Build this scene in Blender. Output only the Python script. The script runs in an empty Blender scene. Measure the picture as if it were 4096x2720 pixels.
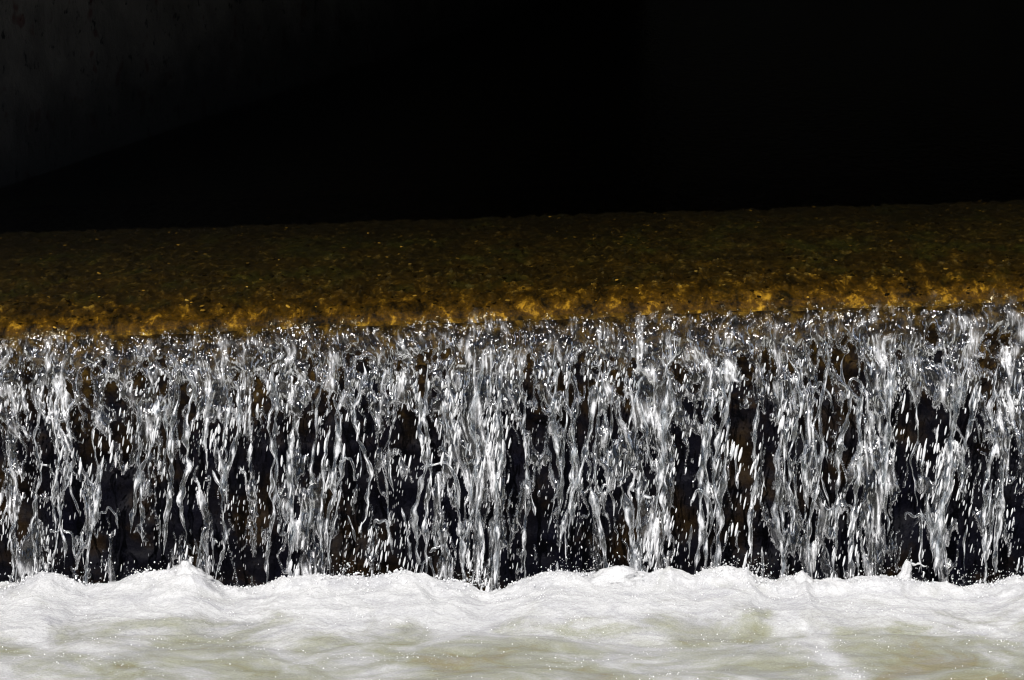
import bpy, math, random
import numpy as np
from mathutils import Vector, Matrix

random.seed(7)
RNG = np.random.default_rng(11)
R = math.radians
S = bpy.context.scene
COL = S.collection

# ------------------------------------------------------------------ camera
PITCH = R(12.0); DIST = 12.0; MPP = 0.004
AIM = Vector((0.0, 0.0, 0.95))
FWD = Vector((0, math.cos(PITCH), -math.sin(PITCH)))
UP = Vector((0, math.sin(PITCH), math.cos(PITCH)))
CAM = AIM - FWD * DIST
cd = bpy.data.cameras.new("camera")
cam = bpy.data.objects.new("camera", cd); COL.objects.link(cam)
cam.location = CAM
cam.rotation_euler = (math.pi/2 - PITCH, 0, 0)
cd.sensor_width = 36.0
cd.lens = 18.0 / (512*MPP/DIST)
cd.clip_start = 0.1; cd.clip_end = 500
cd.dof.use_dof = True; cd.dof.focus_distance = 12.0; cd.dof.aperture_fstop = 11.0
S.camera = cam

# ------------------------------------------------------------------ sky, sun, exposure
SUN_EL, SUN_AZ = R(50), R(-14)        # azimuth measured from behind the camera, minus = from the left
w = bpy.data.worlds.new("World"); S.world = w; w.use_nodes = True
nt = w.node_tree; nt.nodes.clear()
sk = nt.nodes.new("ShaderNodeTexSky"); sk.sky_type = 'NISHITA'; sk.sun_disc = False
sk.sun_elevation = SUN_EL; sk.sun_rotation = math.pi + SUN_AZ * -1
bg = nt.nodes.new("ShaderNodeBackground"); bg.inputs[1].default_value = 0.05
wo = nt.nodes.new("ShaderNodeOutputWorld")
nt.links.new(sk.outputs[0], bg.inputs[0]); nt.links.new(bg.outputs[0], wo.inputs[0])
sl = bpy.data.lights.new("sun", 'SUN'); sl.energy = 5.0; sl.angle = R(0.5); sl.color = (1, 0.97, 0.93)
so = bpy.data.objects.new("sun", sl); COL.objects.link(so)
to_sun = Vector((math.sin(SUN_AZ)*math.cos(SUN_EL), -math.cos(SUN_AZ)*math.cos(SUN_EL), math.sin(SUN_EL)))
so.rotation_euler = to_sun.to_track_quat('Z', 'Y').to_euler()
so.location = to_sun * 30
S.view_settings.view_transform = 'Standard'; S.view_settings.look = 'None'
S.view_settings.exposure = 0.22; S.view_settings.gamma = 1.0
S.view_settings.use_curve_mapping = False
S.render.engine = 'CYCLES'
S.cycles.max_bounces = 8; S.cycles.transparent_max_bounces = 24
S.cycles.diffuse_bounces = 5; S.cycles.glossy_bounces = 3
S.cycles.use_denoising = True
S.cycles.denoiser = 'OPENIMAGEDENOISE'
S.cycles.sample_clamp_indirect = 1.5
S.cycles.filter_width = 1.2

# ------------------------------------------------------------------ helpers
def at(px, py, Y):
    """the point of the vertical plane y = Y seen at this place of the photograph (1024 wide)"""
    d = FWD*DIST + Vector(((px-512)*MPP, 0, 0)) + UP*((340-py)*MPP)
    return CAM + d*((Y-CAM.y)/d.y)

def _hash(ix, iy, seed):
    h = (ix.astype(np.int64)*374761393 + iy.astype(np.int64)*668265263 + seed*974711) & 0xffffffff
    h = ((h ^ (h >> 13))*1274126177) & 0xffffffff
    h = ((h ^ (h >> 16))*2246822519) & 0xffffffff
    return (h ^ (h >> 15)) & 0xffffffff

def perlin(x, y, seed=0):
    x = np.asarray(x, float); y = np.asarray(y, float)
    x, y = np.broadcast_arrays(x, y)
    ix = np.floor(x); iy = np.floor(y); fx = x-ix; fy = y-iy
    ix = ix.astype(np.int64); iy = iy.astype(np.int64)
    u = fx*fx*fx*(fx*(fx*6-15)+10); v = fy*fy*fy*(fy*(fy*6-15)+10)
    def g(ox, oy):
        a = _hash(ix+ox, iy+oy, seed)*(2*math.pi/4294967296.0)
        return np.cos(a)*(fx-ox)+np.sin(a)*(fy-oy)
    a = g(0,0)*(1-u)+g(1,0)*u; b = g(0,1)*(1-u)+g(1,1)*u
    return (a*(1-v)+b*v)*1.5

def fbm(x, y, seed=0, n=3, gain=.5):
    t = 0; a = 1
    for k in range(n):
        t = t + a*perlin(x*2**k, y*2**k, seed+17*k); a *= gain
    return t

def ridged(x, y, seed=0):
    return 1-np.minimum(1, np.abs(perlin(x, y, seed))*1.6)

def sstep(a, b, x):
    t = np.clip((x-a)/(b-a), 0, 1); return t*t*(3-2*t)

def mesh_np(name, V, F, mat=None, parent=None, smooth=True, attrs=None):
    """one mesh object from numpy arrays; F is (n,3) or (n,4)"""
    V = np.ascontiguousarray(V, dtype=np.float32); F = np.ascontiguousarray(F, dtype=np.int32)
    me = bpy.data.meshes.new(name)
    k = F.shape[1]
    me.vertices.add(len(V)); me.vertices.foreach_set("co", V.ravel())
    me.loops.add(F.size); me.loops.foreach_set("vertex_index", F.ravel())
    me.polygons.add(len(F))
    me.polygons.foreach_set("loop_start", np.arange(0, F.size, k, dtype=np.int32))
    me.polygons.foreach_set("use_smooth", np.full(len(F), smooth))
    me.update(calc_edges=True)
    for an, av in (attrs or {}).items():
        at_ = me.attributes.new(an, 'FLOAT', 'POINT')
        at_.data.foreach_set("value", np.ascontiguousarray(av, dtype=np.float32))
    o = bpy.data.objects.new(name, me); COL.objects.link(o)
    if mat: me.materials.append(mat)
    if parent: o.parent = parent
    return o

def grid_faces(ny, nx):
    i = np.arange(ny*nx).reshape(ny, nx)
    return np.stack([i[:-1,:-1], i[:-1,1:], i[1:,1:], i[1:,:-1]], -1).reshape(-1, 4)

def compact(V, F, attrs=None):
    used = np.zeros(len(V), bool); used[F.ravel()] = True
    m = np.cumsum(used)-1
    return V[used], m[F], {k: a[used] for k, a in (attrs or {}).items()}

def hexa(name, pts, mat, parent=None):
    """a solid from eight corners: bottom four counter-clockwise, then top four"""
    F = [(3,2,1,0), (4,5,6,7), (0,1,5,4), (1,2,6,5), (2,3,7,6), (3,0,4,7)]
    return mesh_np(name, np.array([tuple(p) for p in pts]), np.array(F), mat, parent, smooth=False)

def box(name, x0, x1, y0, y1, z0, z1, mat, parent=None):
    return hexa(name, [(x0,y0,z0),(x1,y0,z0),(x1,y1,z0),(x0,y1,z0),(x0,y0,z1),(x1,y0,z1),(x1,y1,z1),(x0,y1,z1)], mat, parent)

def tag(o, label, cat, group=None, kind=None):
    o['label'] = label; o['category'] = cat
    if group: o['group'] = group
    if kind: o['kind'] = kind
    return o

def thing(name, label, cat, loc=(0,0,0), group=None):
    o = bpy.data.objects.new(name, None); COL.objects.link(o); o.location = loc
    o.empty_display_size = .1
    return tag(o, label, cat, group)

def structure(o):
    o['kind'] = 'structure'; return o
def stuff(o):
    o['kind'] = 'stuff'; return o

def drop_cloud(name, C, a, ln, tilt, mat, ns=5, white=None):
    """C centres, a half widths, ln half lengths, tilt in radians"""
    rings = np.array([-.96,-.4,.4,.96]); rr = np.sqrt(1-rings**2)
    ang = np.linspace(0, 2*math.pi, ns, endpoint=False)
    base = np.stack([np.outer(rr, np.cos(ang)), np.outer(rr, np.sin(ang)), np.outer(rings, np.ones(ns))], -1).reshape(-1,3)
    nb = len(base)
    P = base[None]*np.stack([a, a, ln], -1)[:,None,:]
    st, ct = np.sin(tilt)[:,None], np.cos(tilt)[:,None]
    x = P[...,0]*ct + P[...,2]*st; z = -P[...,0]*st + P[...,2]*ct
    W = np.stack([x, P[...,1], z], -1) + C[:,None,:]
    i = np.arange(4*ns).reshape(4, ns); j = np.roll(i, -1, 1)
    f = np.stack([i[:-1], j[:-1], j[1:], i[1:]], -1).reshape(-1,4)
    Fd = (f[None] + (np.arange(len(C))*nb)[:,None,None]).reshape(-1,4)
    return mesh_np(name, W.reshape(-1,3), Fd, mat, attrs=None if white is None else {'aer': np.repeat(white, nb)})

# ------------------------------------------------------------------ materials
class NB:
    def __init__(s, name):
        s.m = bpy.data.materials.new(name); s.m.use_nodes = True
        s.t = s.m.node_tree; s.t.nodes.clear(); s.out = s.n('OutputMaterial')
    def n(s, t, **kw):
        nd = s.t.nodes.new('ShaderNode'+t)
        for k, v in kw.items():
            if isinstance(k, str) and hasattr(nd, k): setattr(nd, k, v)
        return nd
    def l(s, a, b): s.t.links.new(a, b)
    def set(s, sock, v):
        if isinstance(v, bpy.types.NodeSocket): s.l(v, sock)
        elif isinstance(v, tuple) and len(v) == 3 and sock.type == 'RGBA': sock.default_value = (*v, 1)
        else: sock.default_value = v
    def coords(s, sx=1, sy=1, sz=1):
        tc = s.n('TexCoord'); mp = s.n('Mapping'); s.l(tc.outputs['Object'], mp.inputs[0])
        mp.inputs['Scale'].default_value = (sx, sy, sz); return mp.outputs[0]
    def noise(s, co, scale, detail=3, rough=.55, dist=0):
        n = s.n('TexNoise'); s.l(co, n.inputs['Vector'])
        n.inputs['Scale'].default_value = scale; n.inputs['Detail'].default_value = detail
        n.inputs['Roughness'].default_value = rough; n.inputs['Distortion'].default_value = dist
        return n.outputs[0]
    def voro(s, co, scale, feature='F1', rnd=1):
        n = s.n('TexVoronoi'); n.feature = feature; s.l(co, n.inputs['Vector']); n.inputs['Scale'].default_value = scale
        n.inputs['Randomness'].default_value = rnd
        return n.outputs['Distance']
    def ramp(s, f, stops):
        r = s.n('ValToRGB'); s.l(f, r.inputs[0]); e = r.color_ramp.elements
        while len(e) < len(stops): e.new(.5)
        for el, (p, c) in zip(e, stops):
            el.position = p; el.color = (*c, 1) if isinstance(c, tuple) else (c, c, c, 1)
        return r.outputs[0]
    def mixc(s, f, a, b):
        m = s.n('Mix'); m.data_type = 'RGBA'
        s.set(m.inputs[0], f); s.set(m.inputs[6], a); s.set(m.inputs[7], b); return m.outputs[2]
    def math(s, op, a, b=0.0, clamp=False):
        m = s.n('Math'); m.operation = op; m.use_clamp = clamp
        s.set(m.inputs[0], a); s.set(m.inputs[1], b); return m.outputs[0]
    def attr(s, name):
        a = s.n('Attribute'); a.attribute_name = name; return a.outputs['Fac']
    def bump(s, h, strength=.5, dist=.01, normal=None):
        b = s.n('Bump'); s.l(h, b.inputs['Height']); b.inputs['Strength'].default_value = strength
        b.inputs['Distance'].default_value = dist
        if normal: s.l(normal, b.inputs['Normal'])
        return b.outputs[0]
    def diffuse(s, c, nrm=None):
        d = s.n('BsdfDiffuse'); s.set(d.inputs[0], c)
        if nrm: s.l(nrm, d.inputs['Normal'])
        return d.outputs[0]
    def gloss(s, c, rough, nrm=None):
        d = s.n('BsdfGlossy'); s.set(d.inputs[0], c); s.set(d.inputs['Roughness'], rough)
        if nrm: s.l(nrm, d.inputs['Normal'])
        return d.outputs[0]
    def transl(s, c):
        d = s.n('BsdfTranslucent'); s.set(d.inputs[0], c); return d.outputs[0]
    def transp(s, c):
        d = s.n('BsdfTransparent'); s.set(d.inputs[0], c); return d.outputs[0]
    def mix(s, f, a, b):
        m = s.n('MixShader'); s.set(m.inputs[0], f); s.l(a, m.inputs[1]); s.l(b, m.inputs[2]); return m.outputs[0]
    def fres(s, nrm=None, ior=1.33):
        f = s.n('Fresnel'); f.inputs[0].default_value = ior
        if nrm: s.l(nrm, f.inputs['Normal'])
        return f.outputs[0]
    def done(s, sh): s.l(sh, s.out.inputs[0]); return s.m

def principled(b, col, rough, nrm=None, spec=.4):
    p = b.n('BsdfPrincipled'); b.set(p.inputs['Base Color'], col); b.set(p.inputs['Roughness'], rough)
    p.inputs['Specular IOR Level'].default_value = spec
    if nrm: b.l(nrm, p.inputs['Normal'])
    return p.outputs[0]

def mat_concrete(nm='wet_dark_concrete', g=1.0):
    b = NB(nm); co = b.coords()
    n = b.noise(co, 3.0, 5); pits = b.noise(b.coords(1,1,.85), 13, 5, .65)
    c = b.ramp(n, [(.3, (.115*g,.103*g,.091*g)), (.7, (.19*g,.17*g,.15*g))])
    pm = b.ramp(pits, [(.60, 0.0), (.66, 1.0)])
    c = b.mixc(pm, c, (.012,.012,.012))
    rust = b.ramp(b.noise(co, 6.5, 2), [(.62, 0.0), (.68, 1.0)])
    c = b.mixc(b.math('MULTIPLY', rust, .7), c, (.075,.022,.018))
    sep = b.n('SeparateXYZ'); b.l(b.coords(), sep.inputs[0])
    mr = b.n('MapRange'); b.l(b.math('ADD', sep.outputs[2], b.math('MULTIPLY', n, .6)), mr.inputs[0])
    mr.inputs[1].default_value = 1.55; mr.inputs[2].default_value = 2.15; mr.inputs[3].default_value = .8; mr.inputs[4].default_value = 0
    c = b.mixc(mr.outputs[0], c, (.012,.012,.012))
    return b.done(principled(b, c, .75, b.bump(pits, .6, .02)))

def mat_dry():
    b = NB('dry_concrete')
    return b.done(b.diffuse(b.ramp(b.noise(b.coords(), 2.5, 6, .6), [(.3, (.12,.12,.122)), (.7, (.20,.20,.203))])))

def mat_weir_face():
    b = NB('wet_weir_stone'); co = b.coords()
    n = b.noise(co, 3.6, 6, .62)
    c = b.ramp(n, [(.35, (.0014,.0015,.0046)), (.52, (.003,.0028,.0045)), (.66, (.014,.008,.003)), (.75, (.004,.006,.003))])  # blue-black stops hold the dim sky reflection as colour
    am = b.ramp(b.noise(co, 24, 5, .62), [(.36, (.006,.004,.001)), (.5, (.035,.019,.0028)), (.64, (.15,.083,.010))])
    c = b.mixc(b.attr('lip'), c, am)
    return b.done(principled(b, c, .6, b.bump(b.noise(co, 22, 3), .5, .02), .05))

def mat_bed():
    b = NB('algae_covered_sill'); co = b.coords(1, 1, 1)
    n1 = b.noise(b.coords(.9, .9, 1), 24, 7, .72, .2); na = b.math('ADD', b.math('MULTIPLY', b.noise(b.coords(1, .42, 1), 14, 5, .66, .5), .7), b.math('MULTIPLY', b.noise(b.coords(1, .7, 1), 60, 4, .7), .3))
    n2 = b.noise(b.coords(1, .6, 1), 5.0, 3)
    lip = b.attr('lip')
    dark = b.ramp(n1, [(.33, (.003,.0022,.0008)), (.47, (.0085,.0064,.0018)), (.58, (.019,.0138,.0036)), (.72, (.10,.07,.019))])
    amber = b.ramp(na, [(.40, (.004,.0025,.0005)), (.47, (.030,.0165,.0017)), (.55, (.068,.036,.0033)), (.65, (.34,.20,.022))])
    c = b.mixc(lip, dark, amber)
    green = b.ramp(n2, [(.52, 0.0), (.66, 1.0)])
    g2 = b.ramp(n1, [(.35, (.004,.007,.003)), (.6, (.028,.034,.006))])
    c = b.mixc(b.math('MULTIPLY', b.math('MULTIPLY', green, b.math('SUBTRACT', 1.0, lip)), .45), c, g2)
    c = b.mixc(b.math('MULTIPLY', b.attr('edge_shade'), .85), c, (.002,.0018,.001))  # far bed painted darker to soften the roof's shadow edge
    return b.done(principled(b, c, .6, b.bump(b.noise(co, 70, 3), .5, .01), .08))

def mat_clear_water():
    b = NB('clear_shallow_water')
    co = b.coords(1, .5, 1)
    nr = b.bump(b.noise(co, 22, 4, .6, .4), .25, .03)
    return b.done(b.mix(b.fres(nr), b.transp((.93,.88,.72)), b.gloss((1,1,1), .05, nr)))

def mat_fall(name, boost, rough, white, fade=False):
    """falling water: clear body with sharp reflections, mixed with the white of entrained air"""
    b = NB(name)
    co = b.coords(1, 1, .16)
    st = b.noise(co, 120, 3, .6, .3)
    fine = b.noise(b.coords(1, 1, .4), 60, 2)
    nr = b.bump(fine, .45, .015)
    aer = b.attr('aer')
    k = b.ramp(st, [(.34, .3), (.62, 1.0)])
    f = b.math('MULTIPLY', b.math('POWER', b.math('MULTIPLY', aer, k), 1.55), white*1.75, True)
    bo = b.math('MULTIPLY', b.attr('broken'), boost) if fade else boost
    clear = b.mix(b.math('MULTIPLY', b.fres(nr), bo, True), b.transp((.90,.92,.93)), b.gloss((1,1,1), rough, nr))
    body = b.mix(.3, b.diffuse((.88,.88,.90), nr), b.transl((.80,.81,.84)))
    body = b.mix(.10, body, b.gloss((1,1,1), .28, nr))
    return b.done(b.mix(f, clear, body))

def mat_drop():
    b = NB('bright_water_drop')
    body = b.mix(.12, b.diffuse((.95,.95,.96)), b.transl((.9,.9,.93)))  # white body stands in for sun glints on clear drops
    body = b.mix(.25, body, b.gloss((1,1,1), .38))
    clear = b.mix(b.math('MULTIPLY', b.fres(), 5.0, True), b.transp((.9,.92,.93)), b.gloss((1,1,1), .2))
    return b.done(b.mix(b.attr('aer'), clear, body))

def mat_foam(name, beige):
    b = NB(name); co = b.coords(1, 1, 1)
    a = b.noise(b.coords(1, 1.3, 1), 2.6, 6, .64, .9)
    sp = b.noise(b.coords(1, 1.7, 1), 5, 5, .60, .8)
    clr = b.attr('clear')
    f = b.math('ADD', b.math('MULTIPLY', b.math('SUBTRACT', a, .5), 2.6), clr)
    c = b.ramp(f, [(.06, (.55,.55,.555)), (.30, (.445,.445,.435)), (.56, (.335,.34,.285)), (.82, (.27,.27,.19)), (1.0, (.25,.225,.135))])
    lav = b.ramp(sp, [(.44, 0.0), (.76, .6)])
    c = b.mixc(lav, c, (.28,.28,.31))
    h = b.math('ADD', b.noise(co, 130, 3, .8), b.math('MULTIPLY', b.voro(co, 110), -.6))
    nr = b.bump(h, .42, .010)
    gr = b.ramp(b.noise(co, 170, 2), [(.3, .86), (.7, 1.1)])
    mm = b.n('Mix'); mm.data_type = 'RGBA'; mm.blend_type = 'MULTIPLY'; mm.inputs[0].default_value = 1.0
    b.l(c, mm.inputs[6]); b.l(gr, mm.inputs[7]); c = mm.outputs[2]
    p = b.n('BsdfPrincipled'); b.set(p.inputs['Base Color'], c); p.inputs['Roughness'].default_value = .22
    p.inputs['Specular IOR Level'].default_value = .5
    p.inputs['Subsurface Weight'].default_value = .7; p.inputs['Subsurface Scale'].default_value = .045; p.inputs['Subsurface Radius'].default_value = (1,1,1); b.l(nr, p.inputs['Normal'])
    return b.done(p.outputs[0])

def mat_bubble():
    b = NB('bubble')
    return b.done(b.mix(.3, b.diffuse((.92,.92,.92)), b.gloss((1,1,1), .3)))

M_CON = mat_concrete(); M_DRY = mat_dry(); M_FACE = mat_weir_face(); M_BED = mat_bed(); M_CLEAR = mat_clear_water()
M_SHEET = mat_fall('falling_water', 4.5, .13, .95, True)
M_STRAND = mat_fall('falling_strand', 5.0, .15, 1.0)
M_DROP = mat_drop(); M_POOL = mat_foam('churned_water', 1); M_FOAM = mat_foam('white_foam', 0); M_BUB = mat_bubble()
b_ = NB('bank_soil'); M_SOIL = b_.done(principled(b_, b_.ramp(b_.noise(b_.coords(), 4, 5), [(.3, (.05,.04,.025)), (.7, (.09,.08,.04))]), .9))

# ------------------------------------------------------------------ setting: ground, culvert, weir
def zl(x): return 1.103 + .038*np.asarray(x)     # height of the water on the lip: the crest slopes
structure(mesh_np('ground', [(-60,-60,-.6),(60,-60,-.6),(60,60,-.6),(-60,60,-.6)], [(0,1,2,3)], M_SOIL))

XW = 5.2
SLAB_Y, SLAB_Z, END_Y = .16, 3.52, 15.0
cul = thing('culvert', 'dark concrete culvert in deep shade behind the weir', 'culvert', (0, SLAB_Y, .4))
def in_cul(o):
    o.parent = cul; o.matrix_parent_inverse = Matrix.Translation((0, -SLAB_Y, -.4)); return o
in_cul(box('roof_slab', -8, 8, SLAB_Y, END_Y+.4, SLAB_Z, SLAB_Z+.6, M_DRY))
def wall_line(y): return -2.80 + (y-2.97)*.3286
ya, yb = SLAB_Y+.02, END_Y
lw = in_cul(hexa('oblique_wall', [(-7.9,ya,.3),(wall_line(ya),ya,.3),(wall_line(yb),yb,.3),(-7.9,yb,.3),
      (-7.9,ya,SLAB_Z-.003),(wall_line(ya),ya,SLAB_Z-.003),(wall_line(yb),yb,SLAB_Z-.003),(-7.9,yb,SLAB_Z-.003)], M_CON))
lw['label'] = 'pitted wall faintly lit at upper left'
in_cul(box('side_wall', 4.9, 7.9, ya, yb, .3, SLAB_Z-.003, M_DRY))
in_cul(box('end_wall', -7.9, 7.9, END_Y+.003, END_Y+.4, .3, SLAB_Z-.003, M_DRY))
for sx in (-1, 1):
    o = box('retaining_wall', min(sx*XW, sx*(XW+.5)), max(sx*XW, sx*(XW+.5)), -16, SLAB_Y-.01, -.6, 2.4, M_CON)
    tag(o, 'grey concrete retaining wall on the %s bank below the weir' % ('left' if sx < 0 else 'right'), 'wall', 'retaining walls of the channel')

weir = thing('weir', 'low stone weir with an amber algae covered sill under shallow water', 'weir', (0, .1, -.3))
def in_weir(o):
    o.parent = weir; o.matrix_parent_inverse = Matrix.Translation((0, -.1, .3)); return o
# the face behind the falling water, uneven
xs = np.linspace(-XW, XW, 500); zs = np.linspace(-.5, 1, 90)
X, Z = np.meshgrid(xs, zs)
top = zl(X)-.072
ZZ = np.where(Z < 0, Z, Z*top)
under = np.maximum(top-ZZ, 0)
def lip_shift(x): return .032*perlin(x*2.3, x*0+.3, 8) + .022*perlin(x*8, x*0+.7, 9) + .010*perlin(x*21, x*0+.2, 10)
Yf = -.012 + lip_shift(X)*np.exp(-under/.10) + .10*(1-np.exp(-under/.30)) + (.05*fbm(X*3, ZZ*3, 3, 4) - .02*ridged(X*2, ZZ*6, 5))*np.clip(under*4, .06, 1)
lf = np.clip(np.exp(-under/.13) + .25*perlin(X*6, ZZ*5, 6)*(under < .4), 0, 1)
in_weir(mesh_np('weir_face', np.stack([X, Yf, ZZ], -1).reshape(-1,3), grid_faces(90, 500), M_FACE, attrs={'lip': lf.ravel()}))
box_ = in_weir(hexa('weir_core', [(-XW,.25,-.5),(XW,.25,-.5),(XW,END_Y,-.5),(-XW,END_Y,-.5),
      (-XW,.25,zl(-XW)-.25),(XW,.25,zl(XW)-.25),(XW,END_Y,zl(XW)-.25),(-XW,END_Y,zl(-XW)-.25)], M_FACE))
# the sill: bed of the shallow water, rolling over at the lip
NX, NY = 760, 240
xs = np.linspace(-3.4, 3.4, NX); q = np.linspace(0, 1, NY); ys = .0 + 3.0*q**1.15
X, Y = np.meshgrid(xs, ys)
lipy = .05*perlin(X*2.2, X*0+.3, 8) + .025*perlin(X*9, X*0+.7, 9)
drop = .050*np.exp(-np.maximum(Y, 0)/.07)
cells = ridged(X*9+.8*perlin(X*5,Y*5,61), Y*4, 60)*.016 + ridged(X*19+.5*perlin(X*9,Y*9,64), Y*9, 62)*.011 + fbm(X*36, Y*20, 63, 2)*.008
bed = zl(X) - .03 - drop + cells*np.clip(1.3-.25*Y, .5, 1.3)*sstep(-.02, .16, Y)
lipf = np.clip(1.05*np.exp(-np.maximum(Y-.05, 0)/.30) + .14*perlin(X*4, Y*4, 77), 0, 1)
edge_shade = sstep(.9, 2.2, Y+.25*perlin(X*3, Y*2, 78))  # painted shade, growing toward the shadow line at the back
sill = in_weir(mesh_np('sill', np.stack([X, Y+lip_shift(X)*np.exp(-Y/.15), bed+.012*perlin(X*13, Y*9, 65)*np.exp(-Y/.1)], -1).reshape(-1,3), grid_faces(NY, NX), M_BED, attrs={'lip': lipf.ravel(), 'edge_shade': edge_shade.ravel()}))
for sx in (-1, 1):
    a, c = (-XW, -3.4) if sx < 0 else (3.4, XW)
    hx = in_weir(hexa('sill_end', [(a,0,.6),(c,0,.6),(c,3,.6),(a,3,.6),(a,0,zl(a)-.05),(c,0,zl(c)-.05),(c,3,zl(c)-.03),(a,3,zl(a)-.03)], M_BED))
# small stones and algae tufts on the bed, gold tones painted in for refracted glints
b_ = NB('algae_pebble')
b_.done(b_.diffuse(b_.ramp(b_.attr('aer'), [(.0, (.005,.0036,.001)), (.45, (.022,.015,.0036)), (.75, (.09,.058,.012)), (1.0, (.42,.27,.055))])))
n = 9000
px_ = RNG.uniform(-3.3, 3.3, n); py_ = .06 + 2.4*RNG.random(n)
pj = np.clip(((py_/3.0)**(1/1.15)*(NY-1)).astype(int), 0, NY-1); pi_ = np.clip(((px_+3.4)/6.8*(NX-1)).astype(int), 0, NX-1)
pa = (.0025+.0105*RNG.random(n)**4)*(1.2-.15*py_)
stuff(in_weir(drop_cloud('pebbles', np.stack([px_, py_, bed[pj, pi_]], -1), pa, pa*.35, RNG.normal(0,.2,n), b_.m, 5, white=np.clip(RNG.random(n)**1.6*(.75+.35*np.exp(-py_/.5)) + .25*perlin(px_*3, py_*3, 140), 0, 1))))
# the water on it and, beyond, in the culvert
ys2 = np.concatenate([np.linspace(-.02, 3, 110), np.linspace(3.3, END_Y+.1, 20)])
xs2 = np.linspace(-XW, XW, 300)
X, Y = np.meshgrid(xs2, ys2)
ws = zl(X) - .030*np.exp(-np.maximum(Y, -.02)/.035) + .003*fbm(X*9, Y*5, 90, 2)*np.exp(-np.maximum(Y,0)/2)
structure(mesh_np('upstream_water', np.stack([X, Y, ws], -1).reshape(-1,3), grid_faces(len(ys2), 300), M_CLEAR))
# culvert floor under the dark water
in_weir(hexa('culvert_floor', [(-XW,3.0,.3),(XW,3.0,.3),(XW,END_Y,.3),(-XW,END_Y,.3),
      (-XW,3.0,zl(-XW)-.06),(XW,3.0,zl(XW)-.06),(XW,END_Y,zl(XW)-.06),(-XW,END_Y,zl(-XW)-.06)], M_BED))

# ------------------------------------------------------------------ the waterfall
fall = thing('waterfall', 'clear sparkling curtain of water breaking into strands and drops over the weir lip', 'waterfall', (0, -.15, 0))
def in_fall(o):
    o.parent = fall; o.matrix_parent_inverse = Matrix.Translation((0, .15, 0)); return o

# dense columns: (pixel x at top, pixel x at bottom, half width px, strength, start v, end v)
COLS = [(20,8,14,.9,0,.8),(58,38,22,1.0,0,1),(100,92,9,.5,.2,1),(150,140,9,.5,.4,1),(215,205,16,1.0,0,1),(250,243,8,.6,0,.8),(303,293,17,1.05,0,1),(335,318,9,.7,0,1),
        (395,412,11,.5,0,1),(440,438,12,.7,.3,1),(476,472,24,1.15,0,1),(505,492,9,.9,.2,1),(560,570,9,.5,0,1),(612,600,10,.5,.3,1),(652,640,24,1.1,0,1),
        (668,662,9,.7,.2,1),(712,706,9,.7,0,1),(735,722,8,.5,0,1),(785,770,9,.6,.2,1),(800,818,10,.6,.3,1),(880,868,20,1.2,0,1),(915,910,8,.4,.0,.7),
        (955,945,20,1.0,0,1),(1010,1002,14,1.0,0,1),(980,985,8,.5,.4,1)]
GAPS = [(120,500,22,60),(165,500,16,50),(272,510,12,70),(375,520,26,45),(350,470,14,40),(545,530,22,50),(520,560,14,20),(690,530,14,40),(742,540,16,40),(770,470,14,45),(830,520,12,40),(912,480,14,60),(905,540,16,40),(968,520,10,40),(595,480,10,40),(430,540,10,20)]
def px_of(x): return 512 + x/MPP
def col_bias(x, v):
    p = px_of(x); t = np.zeros_like(p + v)
    wob = 9*perlin(v*2.2, x*.8, 301)
    for a, c, wd, s, v0, v1 in COLS:
        ctr = a + (c-a)*v/1.05 + wob
        t = t + s*np.exp(-((p-ctr)/(wd*.8*(.75+.4*v)))**2)*sstep(v0-.08, v0+.08, v)*(1-sstep(v1-.06, v1+.1, v))
    py = 315 + v*250
    for gx, gy, rx, ry in GAPS:
        t = t - .6*np.exp(-((p-gx)/rx)**2 - ((py-gy)/ry)**2)
    return t
def tau(v): return np.sqrt(np.maximum(v, 0)+.03)
def fall_y(v): return -.002 - .165*np.maximum(v, 0)**.85

DX = .0034
NZs = 300
xs = np.concatenate([np.arange(-4.3, -2.3, .009), np.arange(-2.3, 2.3, DX), np.arange(2.3, 4.3, .009)]); NXs = len(xs); vs = np.linspace(-.02, 1.16, NZs)
X, V = np.meshgrid(xs, vs); T = tau(V)
wx = X - .06*V + .05*perlin(X*2.5, T*3.2, 21) + .018*perlin(X*7, T*6.5, 22) + .006*perlin(X*18, T*13, 23)
big = perlin(wx*3.0, T*3, 24)
med = ridged(wx*8.5, T*3.6, 25)
fin = ridged(wx*21 + .4*perlin(X*30, T*22, 28), T*6.5, 26)
vf = perlin(wx*45, T*20, 27)
cb = .75*col_bias(X, V)
thr = .30 + .42*sstep(.10, .60, V) - .16*sstep(.95, 1.1, V)
h = .62*med**2 + .68*fin**3 + .16*vf + .32*big + .52*cb - thr
# ragged start at the lip
lip_v = .018 + .055*perlin(X*6, X*0+.2, 31) + .05*perlin(X*17, X*0+.9, 32)
roll = sstep(-.035, .07, V-lip_v)
h = h + .6*sstep(.17, .06, V-lip_v) - 1.8*sstep(.035, -.03, V-lip_v)
th = np.sqrt(np.clip(h, 0, 1.2))
crinkle = .0085*perlin(wx*34, T*17, 40) + (.0036*perlin(X*70, V*58, 41) + .0010*perlin(X*140, V*110, 42))*(1-.6*sstep(.1, .6, V)) + .0012*perlin(X*100, V*26, 43)
depth = .05*perlin(X*3.3, T*2, 44)
Ys = fall_y(V) - .030*th*sstep(-.02, .15, V) + depth*sstep(0, .3, V) - crinkle*(.12+.88*roll)
Zs = zl(X) - .035 - V*(zl(X)+.06)/1.11
fib = ridged(wx*40 + .35*perlin(X*20, T*14, 46), T*6, 47)**3
fib2 = ridged(wx*88, T*10, 48)**2.5
blot = np.clip(.38 + 1.8*perlin(wx*16, T*10, 45), .02, 1.7)
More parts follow.
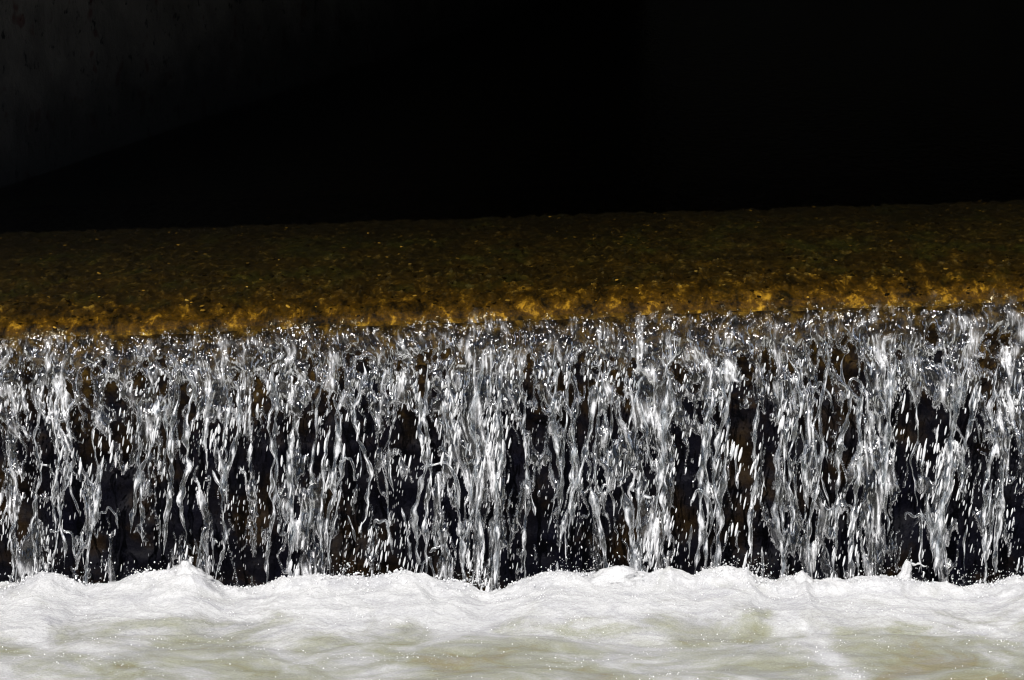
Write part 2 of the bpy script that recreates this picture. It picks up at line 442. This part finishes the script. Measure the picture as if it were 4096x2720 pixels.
env = np.clip((.30+.25*sstep(.9, 1.05, V))*sstep(.0, .45, h) + .85*np.clip(cb, 0, 1.0), .05, .8)*blot
aer = np.clip(env*(.10 + 2.1*fib + 1.0*fib2*(.15+fib)), .012, 1)*(.38+.62*sstep(.02, .24, V))*(.06+.94*roll)
Ys = Ys - .009*fib*sstep(.03, .2, V)
F = grid_faces(NZs, NXs)
hf = h.ravel()
keep = (hf[F].max(1) > 0)
F = F[keep]
VV = np.stack([X, Ys, Zs], -1).reshape(-1,3)
brk = .05+.95*sstep(.0, .15, V-.8*lip_v)*np.clip(.8+.8*perlin(X*9, T*9, 49), .3, 1)
# faces of each dense column become a part of their own
fx = px_of(VV[F[:,0],0]); fv = V.ravel()[F[:,0]]
owner = np.full(len(F), -1); best = np.full(len(F), 1e9)
for i, (a, c, wd, s, v0, v1) in enumerate(COLS):
    if s < .65: continue
    d = np.abs(fx-(a+(c-a)*fv/1.05 + 9*perlin(fv*2.2, VV[F[:,0],0]*.8, 301)))/(wd*(.75+.4*fv))
    m = (d < 1.0) & (d < best) & (fv > v0+.06) & (fv < v1+.1)
    owner[m] = i; best[m] = d[m]
for i in range(-1, len(COLS)):
    Fi = F[owner == i]
    if not len(Fi): continue
    v_, f_, a_ = compact(VV, Fi, {'aer': aer.ravel(), 'broken': brk.ravel()})
    o = in_fall(mesh_np('water_sheet' if i < 0 else 'water_column', v_, f_, M_SHEET, attrs=a_))
    if i < 0: stuff(o)

def tube(path, rad, sides=7, flat=1.0):
    P = np.asarray(path); n = len(P); rad = np.asarray(rad)
    tg = np.gradient(P, axis=0); tg /= np.linalg.norm(tg, axis=1)[:,None]+1e-9
    ref = np.array([0,1.,0]); s = np.cross(tg, ref); s /= np.linalg.norm(s, axis=1)[:,None]+1e-9
    u = np.cross(s, tg)
    a = np.linspace(0, 2*math.pi, sides, endpoint=False)
    Vt = P[:,None,:] + rad[:,None,None]*(flat*np.cos(a)[None,:,None]*s[:,None,:] + np.sin(a)[None,:,None]*u[:,None,:])
    i = np.arange(n*sides).reshape(n, sides); j = np.roll(i, -1, 1)
    Ft = np.stack([i[:-1], j[:-1], j[1:], i[1:]], -1).reshape(-1,4)
    return Vt.reshape(-1,3), Ft

def streaks(n, sides, ln, aerv, seed):
    a = np.linspace(0, 2*math.pi, sides, endpoint=False)
    L, A = np.meshgrid(np.linspace(0, ln, n), np.cos(a), indexing='ij')
    f = ridged(A*1.9 + .6*perlin(L*16, A*.5, seed+11), L*5, seed+12)**2
    return (aerv*np.clip(f*f*2.2, .03, 1.4)*np.clip(.50+1.8*perlin(L*17, A*.6, seed+13), .03, 1.3)*(1-.75*np.abs(A)**3)).ravel()

def strand(x0, v0, ln, slope, r0, amp, seed, dy, aerv, flat=1.0):
    n = max(12, int(ln/.012)); s = np.linspace(0, 1, n); v = v0 + ln*s
    x = x0 + slope*ln*s + amp*(perlin(tau(v)*7, v*0+seed*.37, seed) - perlin(tau(v[:1])*7, v[:1]*0+seed*.37, seed)) + .25*amp*perlin(v*22, v*0+.4, seed+1)
    y = fall_y(v) - .02 + dy + .012*perlin(v*9, v*0+.1, seed+2)
    z = zl(x) - .035 - v*(zl(x)+.06)/1.11
    r = r0*(.40 + .8*np.clip(.5+1.1*perlin(v*19, v*0+.5, seed+3), .05, 1.4))*np.clip(np.minimum(s, 1-s)*8, .10, 1)
    Vt, Ft = tube(np.stack([x,y,z],-1), r, 12, flat)
    return in_fall(mesh_np('water_strand', Vt, Ft, M_STRAND, attrs={'aer': streaks(n, 12, ln, aerv, seed)}))

def arc(x0, v0, wd, dropl, dropr, r0, seed, dy):
    """a folded ligament: rises out of one strand, bends over, falls into the next"""
    n = 26; s = np.linspace(0, 1, n); a = math.pi*s
    x = x0 + wd*.5*(1-np.cos(a)) + .008*perlin(s*5, s*0+.2, seed)
    up = np.where(s < .5, dropl*(1-np.sin(a)), dropr*(1-np.sin(a)))
    v = v0 + up + .02*perlin(s*4, s*0+.7, seed+5)
    y = fall_y(v) - .03 + dy
    z = zl(x) - .035 - v*(zl(x)+.06)/1.11
    r = r0*(.7+.4*perlin(s*6, s*0+.3, seed+1))*np.clip(np.minimum(s+.03, 1.03-s)*7, .15, 1)
    Vt, Ft = tube(np.stack([x,y,z],-1), np.abs(r)+.001, 8)
    return in_fall(mesh_np('water_arc', Vt, Ft, M_STRAND, attrs={'aer': streaks(n, 8, .2, RNG.uniform(.4,.75), seed+40)}))

def wx_(px): return (px-512)*MPP
# strands one can follow in the photograph: (px, v start, length, slope, radius mm, wiggle)
NAMED = [(238,.25,.45,-.12,5,.05),(335,.30,.42,.02,5,.04),(180,.28,.62,-.10,5,.03),(105,.5,.55,-.15,5,.02),(295,.35,.65,-.02,6,.03),(330,.4,.5,-.1,4,.04),
         (500,.2,.85,-.02,6,.035),(555,.12,.5,.02,5,.03),(575,.45,.35,-.05,4,.03),(600,.2,.7,-.25,5,.03),(668,.25,.5,-.1,6,.02),(640,.6,.42,.02,4,.03),
         (712,.3,.7,-.08,5,.03),(735,.2,.65,-.10,5,.03),(757,.35,.6,-.02,4,.04),(778,.5,.55,.02,5,.05),(800,.45,.3,.05,4,.04),(860,.3,.75,-.06,7,.03),
         (893,.2,.5,-.08,5,.03),(950,.55,.45,-.15,6,.03),(975,.3,.4,-.2,6,.04),(1000,.6,.4,-.1,5,.03),(925,.7,.35,.18,5,.02),(590,.66,.4,.22,7,.02),(625,.68,.4,.12,7,.02)]
k = 500
for p, v0, ln, sl_, r, am in NAMED:
    strand(wx_(p), v0, ln, sl_, r*.001*1.6, am*.6, k, RNG.uniform(-.03,-.005), RNG.uniform(.75,1.0), 1.5); k += 17
for i in range(46):          # long ropes from near the lip to the foam
    v0 = RNG.uniform(.10, .34); x0 = -2.75 + 5.5*(i+RNG.uniform(.0,1.0))/46; ln = RNG.uniform(.55, .98)
    strand(x0, v0, min(ln, 1.13-v0), RNG.normal(-.05,.05), RNG.uniform(.0042,.0085), RNG.uniform(.02,.05), k, RNG.uniform(-.035,.03), RNG.uniform(.60,1.05), RNG.uniform(1,1.6)); k += 17
for i in range(55):
    v0 = RNG.uniform(.10, .85); x0 = RNG.uniform(-2.7, 2.7); ln = RNG.uniform(.10, .42)*(.6+.6*v0)
    strand(x0, v0, min(ln, 1.12-v0), RNG.normal(-.04,.10), RNG.uniform(.0022,.0048), RNG.uniform(.012,.035), k, RNG.uniform(-.05,.06), RNG.uniform(.5,1.0), RNG.uniform(1,1.8)); k += 17
for i in range(48):          # broad slanting ribbons, most of them running down to the right
    v0 = RNG.uniform(.22, .98)**.9; x0 = RNG.uniform(-2.7, 2.7); ln = RNG.uniform(.07, .22)
    sl_ = RNG.uniform(.05, .42) if RNG.random() < .65 else -RNG.uniform(.0, .28)
    strand(x0, v0, min(ln, 1.12-v0), sl_, RNG.uniform(.0035,.0068), RNG.uniform(.010,.028), k, RNG.uniform(-.04,.07), RNG.uniform(.5,1.0), RNG.uniform(1.0,1.5)); k += 17
for p, py, wd, dl, dr, r in [(588,393,.07,.06,.13,8),(812,393,.07,.05,.10,8),(845,392,.10,.06,.16,8),(598,480,.06,.04,.12,7),(690,488,.09,.05,.12,7),(828,502,.12,.06,.14,8),(905,510,.10,.02,.12,8),
                             (340,450,.06,.04,.10,6),(372,515,.08,.02,.12,8),(860,462,.07,.03,.09,8),(420,460,.16,.02,.16,8),(640,492,.08,.03,.10,7),(420,550,.06,.1,.08,7),(430,540,.09,.03,.1,7),(100,500,.07,.03,.08,7),(50,520,.1,.02,.12,8)]:
    arc(wx_(p), (py-318)/250, wd, dl, dr, r*.001, k, RNG.uniform(-.01,.03)); k += 7
for i in range(3):
    arc(RNG.uniform(-2.7,2.6), RNG.uniform(.3,.95), RNG.uniform(.04,.12), RNG.uniform(.01,.08), RNG.uniform(.04,.14), RNG.uniform(.004,.007), k, RNG.uniform(-.03,.06)); k += 7

# drops: elongated as they fall, all slightly tilted
n = 39000
x = RNG.uniform(-4.1, 4.1, n); v = RNG.uniform(0.02, 1.08, n)
dens = .22 + .9*perlin(x*8, tau(v)*7, 71) + .7*perlin(x*20, tau(v)*15, 72) + .12*np.clip(col_bias(x, v), -.3, 1)
keep = RNG.random(n) < np.clip(dens + .16*sstep(.8, -1.2, x)*sstep(.7, .3, v), 0, 1)*np.where(v < .22, .06+v*2.6, .68)
x, v = x[keep], v[keep]
# more of them torn from the edges of the sheet
er, ec = np.nonzero((h > 0) & (h < .07) & (V > .05) & (V < 1.07))
pick = RNG.choice(len(er), 4200, replace=False)
x = np.concatenate([x, X[er[pick], ec[pick]] + RNG.normal(0, .003, 4200)]); v = np.concatenate([v, V[er[pick], ec[pick]]])
n = len(x)
big_ = RNG.random(n)**2.3*np.clip(.5+1.0*perlin(x*5, tau(v)*5, 73), .12, 1.2)
a = (.0012 + (.0044+.0016*sstep(.08,.2,v)*sstep(.75,.5,v))*big_)*(.85+.2*v)
ln = a*(1.2 + 4.0*sstep(.02, .45, v)*RNG.uniform(.5, 1.4, n))
y = fall_y(v) - .035 + RNG.uniform(-.08, .05, n)
z = zl(x) - .035 - v*(zl(x)+.06)/1.11
stuff(in_fall(drop_cloud('falling_drops', np.stack([x,y,z],-1), a, ln, RNG.normal(R(9), R(3), n), M_DROP, white=np.clip(.15+.6*RNG.random(n)**2+1.1*big_, 0, 1)*(.35+.65*sstep(.05, .30, v)))))
print('drops', n)

# ------------------------------------------------------------------ pool and foam
OUT = [(0,1345),(40,1345),(70,1325),(100,1315),(135,1325),(170,1342),(200,1352),(240,1348),(290,1332),(340,1322),(390,1314),(415,1305),(440,1303),(470,1318),(500,1340),(520,1352),(600,1352),(650,1334),(700,1327),(750,1325),
       (800,1328),(860,1330),(905,1321),(950,1318),(985,1325),(1010,1339),(1045,1342),(1080,1350),(1110,1366),(1140,1362),(1180,1348),(1220,1330),(1260,1318),(1300,1314),(1340,1318),(1375,1322),(1400,1318),(1450,1318),(1500,1318),(1540,1309),(1570,1318),(1600,1324),
       (1640,1310),(1680,1308),(1720,1306),(1745,1334),(1790,1336),(1830,1328),(1850,1316),(1875,1334),(1950,1334),(2000,1326),(2060,1326),(2110,1340),(2150,1344),(2200,1350),(2240,1350),(2285,1345),(2320,1332),(2361,1318)]
ox = np.array([p[0] for p in OUT])*1024/2361; oy = np.array([p[1] for p in OUT])*680/1568
YC = -.27
cx = np.array([at(a_, b_, YC).x for a_, b_ in zip(ox, oy)]); cz = np.array([at(a_, b_, YC).z for a_, b_ in zip(ox, oy)])
def crest(x): 
    xm = np.where(np.abs(x) > 2.0, np.sign(x)*(4.0-np.abs(x)), x)
    return np.interp(xm, cx, cz)
# pool surface (below the foam)
def pool_h(X, Y):
    return .020*fbm(X*1.6+.3*Y, Y*3.2, 101, 3) + .006*(ridged(X*3+.8*perlin(X*2,Y*3,104), Y*5+X*.8, 102)-.6) + .0022*fbm(X*14, Y*18, 103, 2)
def clearness(X, Y):
    c_ = -.10 + .62*sstep(-.33, -1.05, Y) + .12*perlin(X*1.3, Y*2, 110)
    # thin, clearer patches and one ridge of drifting foam
    for x0, y0, rx, ry, k_ in [(-.12,-1.15,.26,.22,.34),(1.70,-1.28,.40,.20,.36),(-1.45,-1.18,.20,.09,.30),(1.45,-.80,.55,.14,.26),(.55,-.85,.45,.12,.16),(-1.0,-.62,.9,.16,-.22),(-1.7,-.75,.4,.2,-.12)]:
        wob = 1 + .5*perlin(X*5, Y*9, 111)
        c_ = c_ + k_*np.exp(-((X-x0)/rx)**2*wob - ((Y-y0)/ry)**2*wob)
    d_ = X - (1.0 - .28*(Y+.45)) + .05*perlin(X*4, Y*6, 112)
    c_ = c_ - .45*np.exp(-(d_/.075)**2)*sstep(-.35, -.6, Y)
    return np.clip(c_, -.2, 1)
NX, NY = 620, 180
xs = np.linspace(-3.3, 3.3, NX); ys = np.linspace(-1.9, -.33, NY)
X, Y = np.meshgrid(xs, ys); Zp = pool_h(X, Y) - .03
structure(mesh_np('pool', np.stack([X,Y,Zp],-1).reshape(-1,3), grid_faces(NY,NX), M_POOL, attrs={'clear': clearness(X,Y).ravel()}))
# the rest of the channel, downstream and to the sides
xs = np.linspace(-XW, XW, 160); ys = np.linspace(-16, -.33, 260)
X, Y = np.meshgrid(xs, ys); F = grid_faces(260, 160)
cxm = X.ravel()[F].mean(1); cym = Y.ravel()[F].mean(1)
F = F[~((np.abs(cxm) < 3.2) & (cym > -1.8))]
v_, f_, a_ = compact(np.stack([X,Y,pool_h(X,Y)-.036],-1).reshape(-1,3), F, {'clear': clearness(X,Y).ravel()})
structure(mesh_np('stream_water', v_, f_, M_POOL, attrs=a_))
# foam: billows under the fall, crest as in the photograph
xs = np.concatenate([np.arange(-4.3, -2.3, .014), np.arange(-2.3, 2.3, .0052), np.arange(2.3, 4.3, .014)]); NX, NY = len(xs), 230; foam_xs = xs
ys = np.linspace(-1.15, .06, NY)
X, Y = np.meshgrid(xs, ys)
c = crest(X + .05*perlin(X*3, Y*6, 120)*sstep(.0,.2,np.abs(Y-YC)))
back = np.exp(-np.maximum(Y-YC, 0)**2/.09**2)
front = np.exp(-np.maximum(YC-Y, 0)/.33)
bil = (1-np.abs(perlin(X*5+.5*perlin(X*4,Y*6,123), Y*7, 121))*1.7)*.013 + (1-np.abs(perlin(X*13, Y*17, 122))*1.5)*.0028
away = sstep(.02, .12, YC-Y)
Zf = (c+.16)*back*front - .16*back*front**0 + .16*(back-1) + .16*back*(1-front) + bil*away*sstep(-1.1,-.5,Y)*.7 - .02*away + .0026*fbm(X*42, Y*48, 125, 3) + .011*perlin(X*15, Y*13, 129)*back*sstep(-.55,-.3,Y) + .007*np.maximum(perlin(X*36, Y*30, 130), 0)*back*sstep(-.5,-.3,Y) + .0012*(ridged(X*9+.7*perlin(X*6,Y*8,127), Y*22+X*3, 128)-.6)*sstep(-.03,.05,YC-Y) - .06*sstep(-.62, -1.1, Y) + .016*perlin(X*2.0, Y*3.2+X*.5, 126)*away
clr = clearness(X, Y)
stuff(mesh_np('foam', np.stack([X,Y,Zf],-1).reshape(-1,3), grid_faces(NY,NX), M_FOAM, attrs={'clear': clr.ravel()}))
def foam_z(x, y):
    i = np.clip(np.searchsorted(foam_xs, x), 0, len(foam_xs)-1); j = np.clip(((y+1.15)/1.21*(NY-1)).astype(int), 0, NY-1)
    return np.maximum(Zf[j, i], pool_h(x, y)-.03)
# bubbles glinting on it
n = 20000
x = RNG.uniform(-2.9, 2.9, n); y = -.25 - 1.5*RNG.random(n)**1.5
keep = RNG.random(n) < np.clip(.05+1.2*perlin(x*3, y*6, 131)+.8*perlin(x*11, y*25, 132), .015, 1)
x, y = x[keep], y[keep]; n = len(x)
r = .0009 + .0021*RNG.random(n)**5
inside = y > -1.14
z = np.where(inside, foam_z(x, np.maximum(y, -1.14)), pool_h(x, y)-.03)
stuff(drop_cloud('bubbles', np.stack([x, y, z+r*.3], -1), r, r, np.zeros(n), M_BUB))

# froth standing on the crest
n = 5200
x = RNG.uniform(-2.9, 2.9, n); y = YC + RNG.normal(-.01, .035, n)
keep = RNG.random(n) < np.clip(.4+1.1*perlin(x*5, x*0+.3, 133), .08, 1)
x, y = x[keep], y[keep]; n = len(x)
r = .0012 + .0050*RNG.random(n)**4
stuff(drop_cloud('froth', np.stack([x, y, foam_z(x, y)+.012*RNG.random(n)**3], -1), r, r, np.zeros(n), M_DROP, white=RNG.uniform(.35,.9,n)))

# ------------------------------------------------------------------ splashes thrown up by the fall
def blob_thing(name, label, loc, rings, mat, seed, group='splashes along the foam edge'):
    """a lump of foam from a stack of rings (dz, rx, ry, dx), rough all over"""
    ns = 28; Vb = []; 
    zz = np.array([r_[0] for r_ in rings]); t = np.linspace(zz[0], zz[-1], 26)
    rx = np.interp(t, zz, [r_[1] for r_ in rings]); ry = np.interp(t, zz, [r_[2] for r_ in rings]); dx = np.interp(t, zz, [r_[3] for r_ in rings])
    a = np.linspace(0, 2*math.pi, ns, endpoint=False)
    A, Tt = np.meshgrid(a, t)
    k_ = 1 + .30*perlin(A*2/math.pi*3, Tt*45, seed) + .16*perlin(A*4, Tt*110, seed+1)
    Xb = dx[:,None] + rx[:,None]*np.cos(A)*k_; Yb = ry[:,None]*np.sin(A)*k_
    V_ = np.stack([Xb, Yb, Tt + .003*perlin(A*5, Tt*60, seed+2)], -1).reshape(-1,3)
    i = np.arange(26*ns).reshape(26, ns); j = np.roll(i, -1, 1)
    F_ = np.stack([i[:-1], j[:-1], j[1:], i[1:]], -1).reshape(-1,4)
    o = mesh_np(name, V_, F_, mat, attrs={'clear': np.full(len(V_), -.05), 'aer': np.full(len(V_), .8)})
    o.location = loc
    return tag(o, label, 'splash', group)
p = at(188, 580, -.30)
blob_thing('splash', 'rounded finger of white foam thrown up near the left, leaning left', p, [(-.06,.10,.06,.02),(0,.085,.05,.012),(.035,.05,.035,0),(.060,.024,.02,-.008),(.075,.015,.014,-.010),(.080,.004,.004,-.01)], M_FOAM, 900)
p = at(802, 582, -.30)
blob_thing('splash', 'small pointed peak of white foam right of centre', p, [(-.05,.07,.05,0),(0,.05,.035,0),(.02,.026,.02,.002),(.035,.013,.012,.0),(.045,.003,.003,0)], M_FOAM, 910)
p = at(905, 583, -.26)
s1 = blob_thing('splash', 'torn white splash with a thin arm reaching right', p, [(-.05,.06,.04,0),(0,.04,.03,-.005),(.04,.022,.018,0),(.075,.018,.012,.008),(.095,.004,.004,.004)], M_FOAM, 920)
Vt, Ft = tube(np.stack([np.linspace(.008,.085,14), np.zeros(14), .080-.25*(np.linspace(0,1,14)-.15)**2*.06+.004*np.sin(np.arange(14))], -1), np.linspace(.0065,.0022,14)*(1+.35*np.sin(np.arange(14)*1.9)))
mesh_np('splash_arm', Vt, Ft, M_FOAM, s1, attrs={'clear': np.full(len(Vt), -.05)})
p = at(62, 586, -.30)
p = at(616, 583, -.30)
blob_thing('splash', 'broad rounded bulge of foam with a sloping shoulder right of centre', p, [(-.06,.17,.08,-.03),(0,.145,.07,-.02),(.03,.105,.055,.0),(.052,.062,.036,.012),(.066,.028,.018,.015),(.071,.005,.004,.014)], M_FOAM, 941)
# loose spray above the foam edge
sx = []; 
for px, py, sdx, sdy, cnt in [(755,568,14,12,170),(478,578,16,9,200),(345,566,9,8,60),(135,574,12,6,40),(560,560,18,14,60),(905,572,25,8,90),(300,580,30,5,60),(640,560,20,8,40),(960,575,40,8,90)]:
    for _ in range(cnt//2):
        q_ = at(px+random.gauss(0, sdx*.6), py+random.gauss(0, sdy*.6), -.22+random.uniform(-.06,.05)); sx.append(tuple(q_))
sx = np.array(sx)
n = 1500
x = RNG.uniform(-2.9, 2.9, n); keep = RNG.random(n) < np.clip(.45+1.0*perlin(x*4, x*0+.6, 134)+.4*col_bias(x, x*0+1.0), .1, 1); x = x[keep]; n = len(x)
sx = np.concatenate([sx, np.stack([x, -.20+RNG.normal(0,.04,n), crest(x)+RNG.exponential(.028, n)-.02], -1)]); n = len(sx); r = .0010+.0032*RNG.random(n)**3
stuff(drop_cloud('spray', sx, r, r*RNG.uniform(1,1.8,n), RNG.normal(0,.5,n), M_DROP, white=RNG.uniform(.2,.9,n)))
